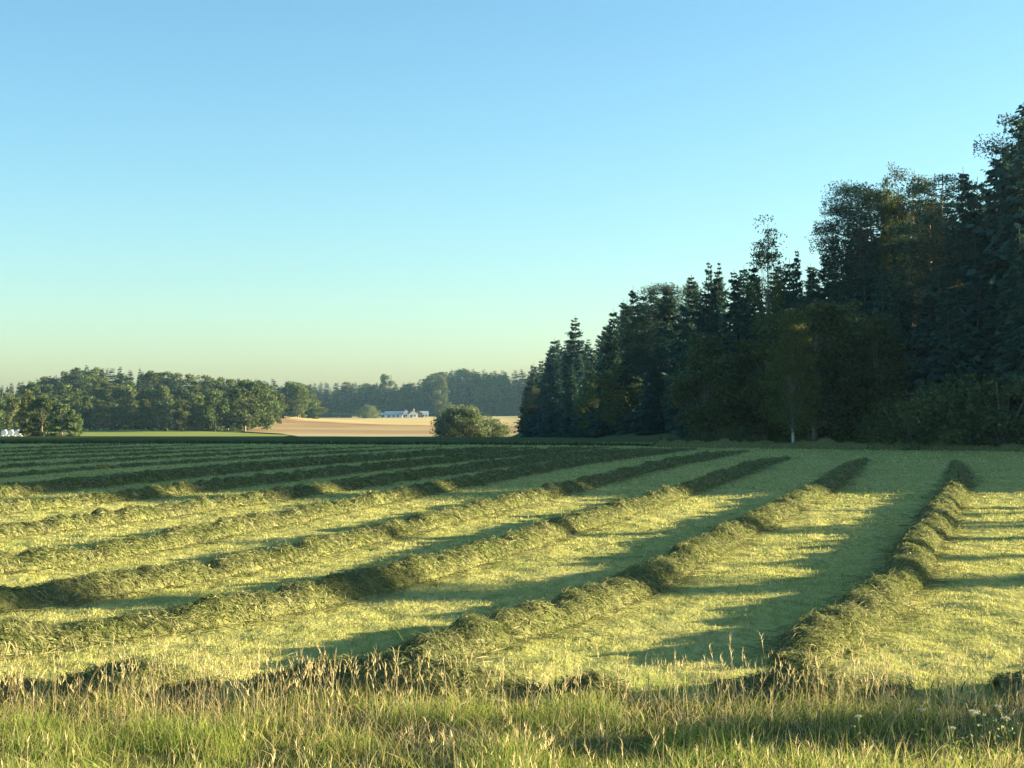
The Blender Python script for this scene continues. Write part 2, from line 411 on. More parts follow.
def windrow(name, pts, seed, width=.355, height=.215, dens=1.0, raw=False, step=.13, endtaper=True, dmax=999):
    r = np.random.default_rng(seed)
    if raw:
        p = np.array(pts, float)
        L = np.concatenate([[0], np.cumsum(np.linalg.norm(np.diff(p, axis=0), axis=1))])
        s = np.arange(0, L[-1], step)
        P = np.stack([np.interp(s, L, p[:, 0]), np.interp(s, L, p[:, 1])], 1)
    else:
        P, s = row_path(pts, step, dmax)
    n = len(s)
    P = P + np.stack([.16 * (fbm(s * .45, s * 0 + seed, seed) - .5), np.zeros(n)], 1)
    T = np.gradient(P, axis=0); T /= np.linalg.norm(T, axis=1)[:, None]
    Nn = np.stack([T[:, 1], -T[:, 0]], 1)           # to the right
    hh = height * (.72 + .56 * fbm(s * .8, s * 0 + 2.2, seed + 3, 3)) * (1 + .3 * (fbm(s * 2.6, s * 0, seed + 6, 2) - .5))
    ww = width * (.85 + .3 * fbm(s * .9, s * 0 + 7, seed + 4, 2))
    if endtaper:
        et = smooth(np.minimum(s / .9, (s[-1] - s) / (.9 if raw else 16.0))); hh = hh * (.15 + .85 * et); ww = ww * (.5 + .5 * et)
    m = 17
    u = np.linspace(-1, 1, m)
    prof = np.clip(1 - np.abs(u) ** 2.1, 0, 1) ** .9
    U, S = np.meshgrid(u, s)
    off = U * ww[:, None]
    Xp = P[:, 0][:, None] + Nn[:, 0][:, None] * off
    Yp = P[:, 1][:, None] + Nn[:, 1][:, None] * off
    # leaning rolls of hay: ruffles run diagonally across the row
    ruff = fbm((S + .55 * off) * 2.3, off * .9 + 5, seed + 8, 4)
    lump = fbm(S * 5.5 + 2 * off, off * 5.5, seed + 11, 3)
    Z = H(Xp, Yp) + prof[None, :] * hh[:, None] * np.clip(.5 + 1.0 * ruff, .2, 1.6) + prof[None, :] * .17 * (lump - .45) - .03 * (np.abs(U) > .97)
    ny, nx = Z.shape
    V = np.stack([Xp, Yp, Z], 2)
    i = (np.arange(ny - 1)[:, None] * nx + np.arange(nx - 1)[None, :]).ravel()
    Q = np.stack([i, i + 1, i + nx + 1, i + nx], 1)
    root = mesh_obj(name, V.reshape(-1, 3), Q, M['haybody'], smooth=True)
    # loose strands all over the body
    du = np.linalg.norm(np.diff(V, axis=1), axis=2).sum(1)
    dist = np.hypot(P[:, 0], P[:, 1])
    nstr = np.clip(26000 / np.maximum(dist, 11) ** 1.05, 200, 2200) * dens * du * step
    tot = int(nstr.sum())
    si = r.choice(n - 1, tot, p=nstr[:-1] / nstr[:-1].sum())
    ui = np.clip(r.uniform(0, m - 1.001, tot), 0, m - 1.001)
    a = r.uniform(0, 1, tot); u0 = ui.astype(int); b = ui - u0
    Pp = (V[si, u0] * ((1 - a) * (1 - b))[:, None] + V[si + 1, u0] * (a * (1 - b))[:, None]
          + V[si, u0 + 1] * ((1 - a) * b)[:, None] + V[si + 1, u0 + 1] * (a * b)[:, None])
    e1 = V[si + 1, u0] - V[si, u0]; e1 /= np.linalg.norm(e1, axis=1)[:, None] + 1e-9
    e2 = V[si, u0 + 1] - V[si, u0]; e2 /= np.linalg.norm(e2, axis=1)[:, None] + 1e-9
    nn = np.cross(e2, e1); nn /= np.linalg.norm(nn, axis=1)[:, None] + 1e-9
    nn *= np.sign(nn[:, 2:3] + 1e-9)
    ang = r.normal(math.radians(55), .75, tot) + np.pi * (r.uniform(size=tot) < .5)
    lift = r.normal(.16, .25, tot)
    ax = e1 * np.cos(ang)[:, None] + e2 * np.sin(ang)[:, None] + nn * lift[:, None]
    ax /= np.linalg.norm(ax, axis=1)[:, None]
    dd = dist[si]
    sc = np.clip(dd / 22, .8, 2.6)
    ln = r.uniform(.07, .22, tot) * (.8 + .2 * sc); wd = r.uniform(.003, .007, tot) * sc
    t = np.linspace(0, 1, 4)
    arch = r.uniform(-.015, .045, tot)
    Cn = Pp[:, None, :] + ax[:, None, :] * (ln[:, None, None] * (t - .35)[None, :, None]) + nn[:, None, :] * (.012 + arch[:, None] * 4 * t * (1 - t))[:, :, None]
    Cn[:, :, 2] -= (.10 * ln[:, None] * t[None, :] ** 2)
    Wd = wd[:, None] * np.array([.7, 1, .9, .25])[None, :]
    side = np.cross(ax, nn + r.normal(0, .6, (tot, 3))); side /= np.linalg.norm(side, axis=1)[:, None] + 1e-9
    SV, SQ = strips(Cn, Wd, side)
    rnd = np.repeat(np.clip(r.normal(.5, .26, tot), 0, 1), 8)
    nf = int(tot * .22)
    si = r.choice(n - 1, nf, p=nstr[:-1] / nstr[:-1].sum())
    far = r.uniform(size=nf) < .55
    lat = np.where(far, r.choice([-1, 1], nf) * (.85 + np.abs(r.normal(0, .42, nf))), r.uniform(-.9, .9, nf)) * ww[si]
    fx = P[si, 0] + Nn[si, 0] * lat + r.uniform(-.1, .1, nf); fy = P[si, 1] + Nn[si, 1] * lat
    ub = np.clip(np.abs(lat) / ww[si], 0, 1)
    fz = H(fx, fy) + np.where(far, .03, (1 - ub ** 2.1) * hh[si] * .9)
    sc = np.clip(dist[si] / 22, .8, 2.4); ln = r.uniform(.14, .42, nf); yw = r.uniform(0, math.tau, nf); el = np.where(far, r.normal(.1, .12, nf), np.abs(r.normal(.45, .35, nf)))
    ax = np.stack([np.cos(yw) * np.cos(el), np.sin(yw) * np.cos(el), np.sin(el)], 1)
    Cn = np.stack([fx, fy, fz], 1)[:, None, :] + ax[:, None, :] * (ln[:, None] * (t - .2)[None, :])[:, :, None]
    Cn[:, :, 2] -= (ln * .35)[:, None] * t[None, :] ** 2 * np.where(far, .25, 1)[:, None]
    V2, Q2 = strips(Cn, (r.uniform(.0025, .005, nf) * sc)[:, None] * np.array([.8, 1, .8, .25])[None, :], np.stack([-np.sin(yw), np.cos(yw), r.normal(0, .6, nf)], 1))
    SQ = np.concatenate([SQ, Q2 + len(SV)]); SV = np.concatenate([SV, V2])
    rnd = np.concatenate([rnd, np.repeat(np.clip(r.normal(.68, .24, nf), 0, 1), 8)])
    so = mesh_obj('loose_hay', SV, SQ, M['hay'], parent=root, attrs={'rnd': rnd})
    return root

row_labels = [
    'sunlit hay windrow running up the right of the field with a broad shadow beside it',
    'sunlit hay windrow in mid field, its far end below the birch with the white trunk',
    'long curving hay windrow from the left edge above the dark heap to the field centre',
    'hay windrow behind the long curving one, its sunlit end level with the large willow bush',
    'hay windrow whose sunlit stretch stops below the white farm buildings',
    'short-looking sunlit windrow at the left, lit end below the end of the left wood',
    'small sunlit windrow at the left edge just in front of the forest shadow line',
    'windrow half in sun at the left edge, last one before the forest shade',
]
GR = 'hay windrows across the mown field'
for i, pts in enumerate(R):
    if i < 8: pts = [(a * 1.06, b * 1.06) for a, b in pts if b > 13.2]
    nm = 'hay_windrow'
    if i < 8:
        o = windrow(nm, pts, 100 + i * 7, dmax=(68, 70, 74, 84, 92, 95, 97, 98)[i])
        tag(o, row_labels[i], 'windrow', GR)
    else:
        o = windrow(nm, pts, 100 + i * 7, width=.28, height=.075, dens=.5, step=.26)
        tag(o, ('first windrow lying wholly in the forest shade behind the last sunlit one', 'second fully shaded windrow behind the last sunlit one, dark and thin',
                'third fully shaded windrow behind the last sunlit one', 'fourth fully shaded windrow, middle one of the dark rows on the far side',
                'third from last of the dark windrows before the pasture', 'dark windrow next to the last one before the pasture',
                'last dark thin windrow at the far field edge before the pasture')[i - 8], 'windrow', GR)

# far headland row along the forest bank
hx = np.linspace(9, 75, 60)
o = windrow('hay_windrow', np.stack([hx, yE(hx) - 2.2], 1), 911, height=.42, dens=.4, raw=True, step=.3)
tag(o, 'dark hay windrow lying across the far end of the field under the forest bank', 'windrow', 'headland windrows')
# near headland heaps between field and verge
heaps = [
    ([(-7.6, 13.3), (-5.6, 12.9), (-4.05, 12.75)], .36, .60, 'dark tangled hay heap at the left edge between verge and field'),
    ([(-3.85, 12.95), (-3.2, 12.8), (-2.55, 12.9)], .32, .6, 'dark low hay heap beside the green tussock, right of the left-edge heap'),
    ([(-2.25, 13.0), (-1.2, 12.75), (-.1, 12.8), (.25, 12.9)], .27, .6, 'long brown hay heap behind the straw-coloured grass left of centre'),
    ([(.42, 12.75), (.62, 12.7), (.95, 12.75)], .40, .42, 'small pointed hay heap standing alone at the foot of the middle windrow'),
    ([(1.75, 12.75), (2.6, 12.65), (3.35, 12.85)], .26, .55, 'flat brown hay heap below the foot of the rightmost windrow'),
    ([(4.12, 12.75), (4.7, 12.7), (6.5, 12.9)], .34, .55, 'dark hay heap cut by the right edge of the view'),
]
for k, (pts, hgt, wid, lab) in enumerate(heaps):
    pts = [(a * 1.055, b * 1.055) for a, b in pts]
    o = windrow('hay_heap', pts, 700 + k * 5, width=wid, height=hgt, raw=True, step=.06, dens=.8)
    tag(o, lab, 'hay heap', 'hay heaps along the near headland')

# ------------------------------------------------------------------ stubble, verge grass (stuff)
def scatter(n, x0, x1, y0, y1, dens=None, r=rng):
    x = r.uniform(x0, x1, n); y = r.uniform(y0, y1, n)
    if dens is not None:
        k = r.uniform(size=n) < dens(x, y); x, y = x[k], y[k]
    return x, y

def mow(X, Y):
    ca, sa = math.cos(ROWROT), math.sin(ROWROT)
    u = X * ca - Y * sa; v = X * sa + Y * ca
    return np.clip(2.3 * (fbm(u * 2.4, v * .10, 47, 3) - .2), .25, 1) * np.clip(3.2 * (fbm(u * .55, v * .4, 49, 3) - .2), .5, 1)
parts = []
for (d0, d1, dens, hs, ws) in ((13.0, 18, 2300, .040, .0055), (18, 26, 1150, .044, .008), (26, 38, 480, .052, .013), (38, 62, 190, .065, .022), (62, 112, 40, .09, .045)):
    w0 = .36 * d1 + 1.5
    n = int((d1 - d0) * 2 * w0 * dens)
    x, y = scatter(n, -w0, w0, d0, d1, lambda X, Y: np.clip(.25 + 1.1 * (fbm(X * 1.1, Y * 1.1, 41, 3) - .2), .15, 1) * mow(X, Y))
    P = np.stack([x, y, H(x, y) + micro(x, y) - .005], 1)
    n = len(x)
    clump = fbm(x * 2.5, y * 2.5, 44, 3)
    parts.append(blades(P, hs * rng.uniform(.4, 1.35, n) * (.5 + clump), ws * rng.uniform(.7, 1.4, n), rng.uniform(.2, 1.6, n), 2))
V, Q, A = join(parts)
o = mesh_obj('stubble', V, Q, M['stubble'], attrs=A)
tag(o, 'short pale yellow cut grass stubble covering the field between the windrows', 'stubble', kind='stuff')

# scattered wisps of left-over hay lying on the stubble
x, y = scatter(16000, -19, 17, 13.2, 45, lambda X, Y: np.clip(2.6 * (fbm(X * .8, Y * .8, 61, 3) - .42), 0, 1) * np.clip(20 / Y, .3, 1))
n = len(x); yaw = rng.uniform(0, math.tau, n); ln = rng.uniform(.1, .3, n)
t = np.linspace(0, 1, 4)
ax = np.stack([np.cos(yaw), np.sin(yaw), rng.normal(.1, .15, n)], 1)
P = np.stack([x, y, H(x, y) + micro(x, y) + .03], 1)
Cn = P[:, None, :] + ax[:, None, :] * (ln[:, None] * (t - .5)[None, :])[:, :, None]
Cn[:, :, 2] += rng.uniform(0, .06, n)[:, None] * (4 * t * (1 - t))[None, :]
V, Q = strips(Cn, (np.clip(y / 20, .7, 2) * .006)[:, None] * np.array([.6, 1, 1, .4])[None, :], np.stack([-np.sin(yaw), np.cos(yaw), np.full(n, .5)], 1))
o = mesh_obj('hay_litter', V, Q, M['hay'], attrs={'rnd': np.repeat(rng.uniform(.3, 1, n), 8)})
tag(o, 'loose wisps of dropped hay scattered over the stubble', 'hay litter', kind='stuff')

# verge: green sward
def vz(x, y): return H(x, y) - .03
parts = []
n = 150000
x, y = scatter(n, -7.5, 7.5, 7.6, 13.8, lambda X, Y: np.clip(.35 + 1.2 * (fbm(X * .9 + 3, Y * .9, 21, 3) - .3), .15, 1) * np.where(Y > 12.9, .4, 1))
n = len(x)
tus = np.clip(2.6 * (fbm(x * 1.5, y * 1.5, 23, 3) - .36), 0, 1)
hgt = rng.uniform(.07, .2, n) * (.45 + 1.6 * tus) * np.where(y > 12.2, .72, 1)
parts.append(blades(np.stack([x, y, vz(x, y)], 1), hgt, rng.uniform(.004, .008, n), rng.uniform(.1, 1.1, n), 3))
# broad weed leaves low in the sward
x, y = scatter(9000, -7.5, 7.5, 7.6, 13.6, lambda X, Y: np.clip(5 * (fbm(X * 1.3, Y * 1.3, 27, 3) - .5), 0, 1)); n = len(x)
parts.append(blades(np.stack([x, y, vz(x, y)], 1), rng.uniform(.08, .24, n), rng.uniform(.012, .028, n), rng.uniform(.3, 1.4, n), 3))
V, Q, A = join(parts)
o = mesh_obj('verge_grass', V, Q, M['grass'], attrs=A)
tag(o, 'uncut green grass growing along the near verge', 'grass', kind='stuff')

# verge: dry straw stalks with seed heads
def straw_dens(X, Y):
    band = np.exp(-((Y - 12.2) / .7) ** 2) * np.where(X < .8, 1, .45)
    right = .22 * (X > -.2) * (Y < 11.8)
    patch = np.clip(3 * (fbm(X * 1.1, Y * 1.1, 31, 3) - .40), 0, 1)
    return np.clip(.05 + band * (.3 + .8 * patch) + right * (.1 + patch) + .12 * patch, 0, 1) * .8
x, y = scatter(22000, -7.5, 7.5, 7.6, 13.3, straw_dens)
n = len(x)
hgt = rng.uniform(.18, .55, n) * (.7 + .4 * fbm(x, y, 33, 2)) * np.where(y > 11.6, 1.3, .85)
lean = np.abs(rng.normal(.22, .32, n))
b1 = blades(np.stack([x, y, vz(x, y)], 1), hgt, rng.uniform(.0025, .005, n), lean, 4)
# seed heads: a few short bristles near each tall stalk tip
tall = np.where(hgt > .36)[0]
tips = b1[0].reshape(n, 5, 2, 3).mean(2)
parts = [b1]
for k in range(5):
    base = tips[tall, 3] * (1 - k / 5.5) + tips[tall, 4] * (k / 5.5)
    parts.append(blades(base, rng.uniform(.03, .075, len(tall)), np.full(len(tall), .0075), rng.uniform(.2, .7, len(tall)), 2))
# short dead thatch
x, y = scatter(26000, -7.5, 7.5, 7.6, 13.4, lambda X, Y: np.clip(2.4 * (fbm(X * .8, Y * .8, 37, 3) - .38), 0, 1) + .85 * np.exp(-((Y - 12.2) / .65) ** 2) * np.where(X < 1, 1, .5))
n = len(x)
parts.append(blades(np.stack([x, y, vz(x, y)], 1), rng.uniform(.1, .3, n), rng.uniform(.004, .007, n), rng.uniform(.2, 1.5, n), 3))
V, Q, A = join(parts)
o = mesh_obj('dry_grass', V, Q, M['straw'], attrs=A)
tag(o, 'dry straw-coloured grass stalks with seed heads standing in the verge', 'dry grass', kind='stuff')

# weeds on the bank at the far field edge and under the forest
parts = []
n = 26000
x = rng.uniform(-45, 60, n); y = yE(x) + rng.uniform(-.6, 5, n) * rng.uniform(.2, 1, n)
hh = rng.uniform(.25, .8, n) * np.where(x > 10, 1.1, .45)
parts.append(blades(np.stack([x, y, H(x, y) - .05], 1), hh, rng.uniform(.04, .09, n), rng.uniform(.2, 1, n), 2))
V, Q, A = join(parts)
o = mesh_obj('bank_weeds', V, Q, M['weeds'], attrs=A)
tag(o, 'tall dark weeds and rough grass along the far field bank', 'weeds', kind='stuff')

# ------------------------------------------------------------------ flowers in the verge
def umbel(px, ytop, d, lab, size=1.0):
    size *= .5
    x = (px - 512) / F * d
    ztop = CAMZ - (ytop - HOR) / F * d
    z0 = float(vz(np.array(x), np.array(d)))
    h = max(.3, ztop - z0)
    root = empty('wild_flower', (x, d, z0))
    tag(root, lab, 'flower', 'cream umbels in the verge')
    bend = rng.normal(0, .05, 2)
    path = [np.array([bend[0] * t ** 2, bend[1] * t ** 2, h * t]) for t in np.linspace(0, 1, 6)]
    st = [tube(path, np.linspace(.006, .003, 6), 5)]
    top = path[-1]
    fl = []
    for k in range(9):
        a = rng.uniform(0, math.tau); rr = rng.uniform(.15, 1) * .055 * size
        tip = top + np.array([math.cos(a) * rr, math.sin(a) * rr, .035 - rr * .25])
        st.append(tube([top - [0, 0, .03], tip], [.002, .0015], 4))
        c = tip + rng.normal(0, .008, (26, 3)) * [1, 1, .45]
        nv = rng.normal(0, 1, (26, 3)); 
        fl.append(leafquads(c, np.full(26, .011 * size), r=rng))
    V, Q, A = join(fl); mesh_obj('flower_head', V, Q, M['flower'], root)
    # feathery leaves on the stem
    lf = []
    for k in range(4):
        p = path[1 + k % 4]; a = rng.uniform(0, math.tau)
        c = p + np.outer(np.linspace(.02, .14, 9), [math.cos(a), math.sin(a), .35])
        lf.append(leafquads(c, np.full(9, .03), r=rng))
    V, Q, A = join(st + lf); mesh_obj('stem', V, Q, M['stem'], root)
    return root

def leafquads(c, size, aspect=.6, r=rng, flat=0.0, droop=0.0):
    n = len(c)
    a = r.normal(0, 1, (n, 3)); a[:, 2] *= (1 - flat); a[:, 2] -= droop
    a /= np.linalg.norm(a, axis=1)[:, None] + 1e-9
    b = np.cross(a, r.normal(0, 1, (n, 3))); b /= np.linalg.norm(b, axis=1)[:, None] + 1e-9
    s = size[:, None] * .5
    V = np.stack([c - a * s, c + b * s * aspect, c + a * s, c - b * s * aspect], 1).reshape(-1, 3)
    i = np.arange(n) * 4
    Q = np.stack([i, i + 1, i + 2, i + 3], 1)
    return V, Q, np.repeat(r.uniform(0, 1, n), 4), np.zeros(n * 4)

for px, yt, d, lab, s in (
        (995, 708, 9.3, 'tall cream umbel flower highest at the right end of the verge', 1.1),
        (976, 716, 9.0, 'broad cream umbel flower just left of the highest one at the verge end', 1.5),
        (1012, 722, 8.9, 'cream umbel flower closest to the right edge of the verge', 1.2),
        (967, 695, 10.2, 'small cream umbel flower further back behind the broad ones at the right', 1.0),
        (928, 716, 9.4, 'flat cream umbel flower standing alone against the shaded verge patch', 1.2),
        (860, 728, 9.2, 'small cream umbel flower low in the shaded grass, leftmost of the umbels', .9),
        (946, 742, 8.6, 'low cream umbel flower below the one that stands alone', .9),
        (905, 684, 11.0, 'pale umbel flower near the flat brown hay heap', 1.2)):
    umbel(px, yt, d + 1.5, lab, s)

# ------------------------------------------------------------------ trees
def spruce_proto(seed, h=18.0, rad=3.2, nw=62, q=5, sparse=0.0, name='spruce_tree', mat='spruce'):
    r = np.random.default_rng(seed)
    root = empty(name)
    bend = r.normal(0, .12, 2)
    path = [np.array([bend[0] * t * t * 2, bend[1] * t * t * 2, h * t]) for t in np.linspace(0, 1, 9)]
    V, Q, A, B = tube(path, np.linspace(.22, .02, 9) * h / 18, 7)
    mesh_obj('trunk', V, Q, M['bark'], root)
    c0, dirs, L = [], [], []
    Cs, Ws, Sd = [], [], []
    lop = 1 + .3 * r.normal(size=8)
    for k in range(nw):
        t = .03 + .95 * (k + r.uniform(-.9, .9)) / nw
        t = min(t, .99); z = h * t
        base = rad * (1 - t) ** .77 * (1.0 if t > .16 else .75 + t) + .10
        nb = int(5 + 4 * (1 - t))
        for b in range(nb):
            if r.uniform() < sparse: continue
            az = r.uniform(0, math.tau)
            ll = base * r.uniform(.5, 1.25) * (1 + .18 * math.sin(az * 2 + seed) + .12 * math.sin(z * .6 + az * 3 + seed))
            d = np.array([math.cos(az), math.sin(az), 0]); sd = np.array([-d[1], d[0], 0])
            droop = (.40 - .75 * t) + r.normal(0, .1)
            for j in range(q + 1):
                f = (.22 + .78 * j / q)
                p = np.array([bend[0] * t * t * 2, bend[1] * t * t * 2, z]) + d * ll * f + np.array([0, 0, -droop * ll * f + .16 * ll * f * f])
                for sg in ((-1, 1) if j < q else (0,)):
                    dd = d * .75 + sd * sg * r.uniform(.5, .9) + np.array([0, 0, r.uniform(-.55, .05)])
                    dd /= np.linalg.norm(dd)
                    sl = (.28 * ll * (1.25 - f) + .11) * r.uniform(.7, 1.3)
                    tt = np.array([0, .5, 1.0])
                    Cs.append(p[None, :] + dd[None, :] * (tt * sl * 1.5)[:, None] - np.array([0, 0, 1])[None, :] * (tt ** 2 * sl * .35)[:, None])
                    Ws.append(np.array([.11, .18, .03]) * (.34 + .42 * ll) * r.uniform(.7, 1.2))
                    s2 = np.cross(dd, [0, 0, 1]) + r.normal(0, .45, 3); Sd.append(s2 / np.linalg.norm(s2))
    V, Q = strips(np.array(Cs), np.array(Ws), np.array(Sd))
    mesh_obj('crown', V, Q, M[mat], root, attrs={'rnd': np.repeat(r.uniform(0, 1, len(Cs)), 6)})
    root['h'] = h
    return root

def broad_proto(seed, name='broadleaf_tree', h=11.0, rx=3.6, zc=.53, rz=.47, nclump=64, nleaf=170, leaf=.26, mat='broad', bark='greystem',
                cr=1.05, stems=1, open_=0.0, trunk_r=.2, droop=0.0, narrow_top=0.5, base_low=0.0):
    r = np.random.default_rng(seed)
    root = empty(name)
    tr, cl, lim = [], [], []
    cents = []
    while len(cents) < nclump:
        v = r.normal(size=3); v /= np.linalg.norm(v); rad = r.uniform(.45, 1.0) ** .6
        z = zc * h + v[2] * rad * rz * h
        tz = np.clip((z / h - (zc - rz)) / (2 * rz), 0, 1)
        wx = rx * (1 - narrow_top * tz ** 1.5) * (1 + .22 * math.sin(3 * math.atan2(v[1], v[0]) + seed) + .12 * r.normal())
        cents.append(np.array([v[0] * rad * wx, v[1] * rad * wx, z]))
    cents = np.array(cents)
    for s in range(stems):
        a = math.tau * s / max(stems, 1) + r.uniform(0, .6)
        lean = 0 if stems == 1 else .42 * rx
        bnd = r.normal(0, .25, 2)
        tp = [np.array([math.cos(a) * lean * t ** 1.4 + bnd[0] * t * t + .1 * math.cos(a) * (stems > 1), math.sin(a) * lean * t ** 1.4 + bnd[1] * t * t + .1 * math.sin(a) * (stems > 1), h * .93 * t]) for t in np.linspace(0, 1, 9)]
        tr.append(tube(tp, np.linspace(trunk_r, .02, 9), 7))
        tp = np.array(tp)
        for c in cents[s::stems]:
            zz = max(.18 * h, c[2] - .22 * h - r.uniform(0, .1) * h)
            i = int(np.clip(zz / (h * .93) * 8, 1, 7)); b = tp[i]
            mid = b * .5 + c * .5 + np.array([0, 0, .04 * h])
            lim.append(tube([b, mid, c], [trunk_r * .2 * (1 - i / 12), trunk_r * .11 * (1 - i / 12), .008], 5))
    for c in cents:
        k = int(nleaf * r.uniform(.5, 1.3) * (1 - open_))
        rr = cr * r.uniform(.65, 1.25)
        g = np.clip(r.normal(0, 1, (k, 3)), -1.5, 1.5) * np.array([rr, rr, rr * .72]) * .5
        g[:, 2] -= droop * np.abs(g[:, 2]) * 1.5 + droop * np.hypot(g[:, 0], g[:, 1]) * .5
        p = c[None, :] + g
        p[:, 2] = np.maximum(p[:, 2], base_low + .1)
        cl.append(leafquads(p, leaf * r.uniform(.6, 1.35, k), .62, r, droop=droop))
    V, Q, A = join(tr); mesh_obj('trunk', V, Q, M[bark], root, smooth=True)
    nl = sum(len(p[1]) for p in cl)
    V, Q, A = join(cl + lim); mesh_obj('crown', V, Q, M[mat], root, attrs={'rnd': A['rnd']}, mat2=M['greystem'], idx2=(np.arange(len(Q)) >= nl))
    root['h'] = h
    return root

def pine_proto(seed, h=17.0, nc=64, leaf=.21):
    r = np.random.default_rng(seed)
    root = empty('pine_tree')
    tp = [np.array([.35 * math.sin(t * 2.2 + seed), .3 * math.sin(t * 1.7), h * .97 * t]) * np.array([t, t, 1]) for t in np.linspace(0, 1, 10)]
    tr = [tube(tp, np.linspace(.2, .03, 10), 7)]; cl = []
    tp = np.array(tp)
    for k in range(nc):
        t = .42 + .57 * k / nc
        i = t * 9; i0 = int(i); b = tp[i0] * (1 - i + i0) + tp[min(i0 + 1, 9)] * (i - i0)
        az = r.uniform(0, math.tau); ll = (2.9 * math.sin(math.pi * min(1, (1 - t) * 1.25 + .14)) + .25) * r.uniform(.5, 1.2)
        c = b + np.array([math.cos(az) * ll, math.sin(az) * ll, .16 * ll + r.uniform(-.2, .4)])
        tr.append(tube([b, b * .45 + c * .55 - [0, 0, .05 * ll], c], [.055, .04, .015], 5))
        n = int(330 * r.uniform(.6, 1.3))
        g = np.clip(r.normal(0, 1, (n, 3)), -1.5, 1.5) * np.array([.62, .62, .26]) * r.uniform(.8, 1.3)
        cl.append(leafquads(c + g, leaf * r.uniform(.6, 1.3, n), .38, r))
    V, Q, A = join(tr); mesh_obj('trunk', V, Q, M['pinebark'], root, smooth=True)
    V, Q, A = join(cl); mesh_obj('crown', V, Q, M['pine'], root, attrs={'rnd': A['rnd']})
    root['h'] = h
    return root

class Kind:
    def __init__(self, protos): self.p = protos; self.used = [False] * len(protos); self.n = 0
    def place(self, x, y, h, label, cat, group, wide=1.0, pick=None, sink=.1, r=rng):
        i = (int(r.integers(len(self.p))) if pick is None else pick)
        src = self.p[i]
        if not self.used[i]: o = src; self.used[i] = True
        else: o = copy_tree(src)
        s = h / src['h']
        o.location = (x, y, float(H(np.array(x), np.array(y))) - sink)
        o.rotation_euler = (0, 0, r.uniform(0, math.tau))
        o.scale = (s * wide, s * wide, s)
        tag(o, label, cat, group)
        return o
    def finish(self):
        for u, p in zip(self.used, self.p):
            if not u:
                for ch in list(p.children): bpy.data.objects.remove(ch)
                bpy.data.objects.remove(p)

SP = Kind([spruce_proto(1), spruce_proto(2, rad=2.8), spruce_proto(3, rad=3.6), spruce_proto(4, rad=3.0, sparse=.3), spruce_proto(5, rad=3.3, nw=50)])
PI = Kind([pine_proto(11), pine_proto(12), pine_proto(13, nc=50)])
BR = Kind([broad_proto(21), broad_proto(22, rx=3.1, rz=.46), broad_proto(23, rx=4.2, nclump=56), broad_proto(24, rx=2.6, zc=.56, rz=.46)])
BI = Kind([broad_proto(31, 'birch_tree', h=13, rx=2.5, zc=.55, rz=.45, nclump=90, nleaf=160, leaf=.17, mat='birchleaf', bark='white_bark', cr=.9, trunk_r=.13, droop=.35, narrow_top=.7),
           broad_proto(32, 'birch_tree', h=13, rx=2.1, zc=.6, rz=.42, nclump=46, nleaf=150, leaf=.15, mat='birchleaf', bark='white_bark', cr=.85, trunk_r=.12, droop=.35, narrow_top=.7)])
SH = Kind([broad_proto(41, 'shrub', h=3, rx=1.9, zc=.52, rz=.5, nclump=34, nleaf=80, leaf=.17, mat='broad', bark='greystem', cr=.75, stems=4, trunk_r=.05, narrow_top=.3),
           broad_proto(42, 'shrub', h=3, rx=2.2, zc=.5, rz=.5, nclump=38, nleaf=80, leaf=.17, mat='willow', bark='greystem', cr=.75, stems=5, trunk_r=.05, narrow_top=.3)])
# coarse-leaved copies for the far woods
FB = Kind([broad_proto(51, rx=3.4, zc=.5, rz=.5, nclump=50, nleaf=80, leaf=.5), broad_proto(52, rx=2.9, zc=.5, rz=.5, nclump=46, nleaf=80, leaf=.5), broad_proto(53, rx=4.0, zc=.5, rz=.5, nclump=60, nleaf=80, leaf=.5),
           broad_proto(54, rx=2.5, zc=.5, rz=.5, nclump=42, nleaf=80, leaf=.5, mat='birchleaf', bark='white_bark')])
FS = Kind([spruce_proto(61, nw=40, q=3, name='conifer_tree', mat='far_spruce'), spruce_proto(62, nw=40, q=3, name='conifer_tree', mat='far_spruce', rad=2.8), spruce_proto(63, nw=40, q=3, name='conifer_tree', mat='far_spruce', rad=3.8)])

def at(px, d): return (px - 512) / F * d
def hgt(px, ytop, d):
    x = at(px, d)
    return (HOR - ytop) / F * d + CAMZ - float(H(np.array(x), np.array(d)))

SKY_PX = [500, 525, 535, 545, 553, 560, 575, 590, 600, 610, 622, 632, 645, 655, 680, 700, 720, 740, 752, 785, 800, 815, 830, 845, 853, 862, 880, 895, 930, 945, 960, 985, 1000, 1012, 1024, 1060, 1110]
SKY_Y = [390, 378, 364, 350, 342, 336, 334, 338, 336, 312, 298, 290, 286, 283, 275, 268, 265, 261, 258, 254, 252, 264, 248, 238, 212, 200, 190, 184, 184, 186, 176, 166, 152, 132, 118, 108, 100]
def edge_d(px): return float(np.interp(px, EDGE_PX, EDGE_D))
def sky_y(px): return float(np.interp(px, SKY_PX, SKY_Y))

G_RIGHT = 'trees of the shaded forest on the right'
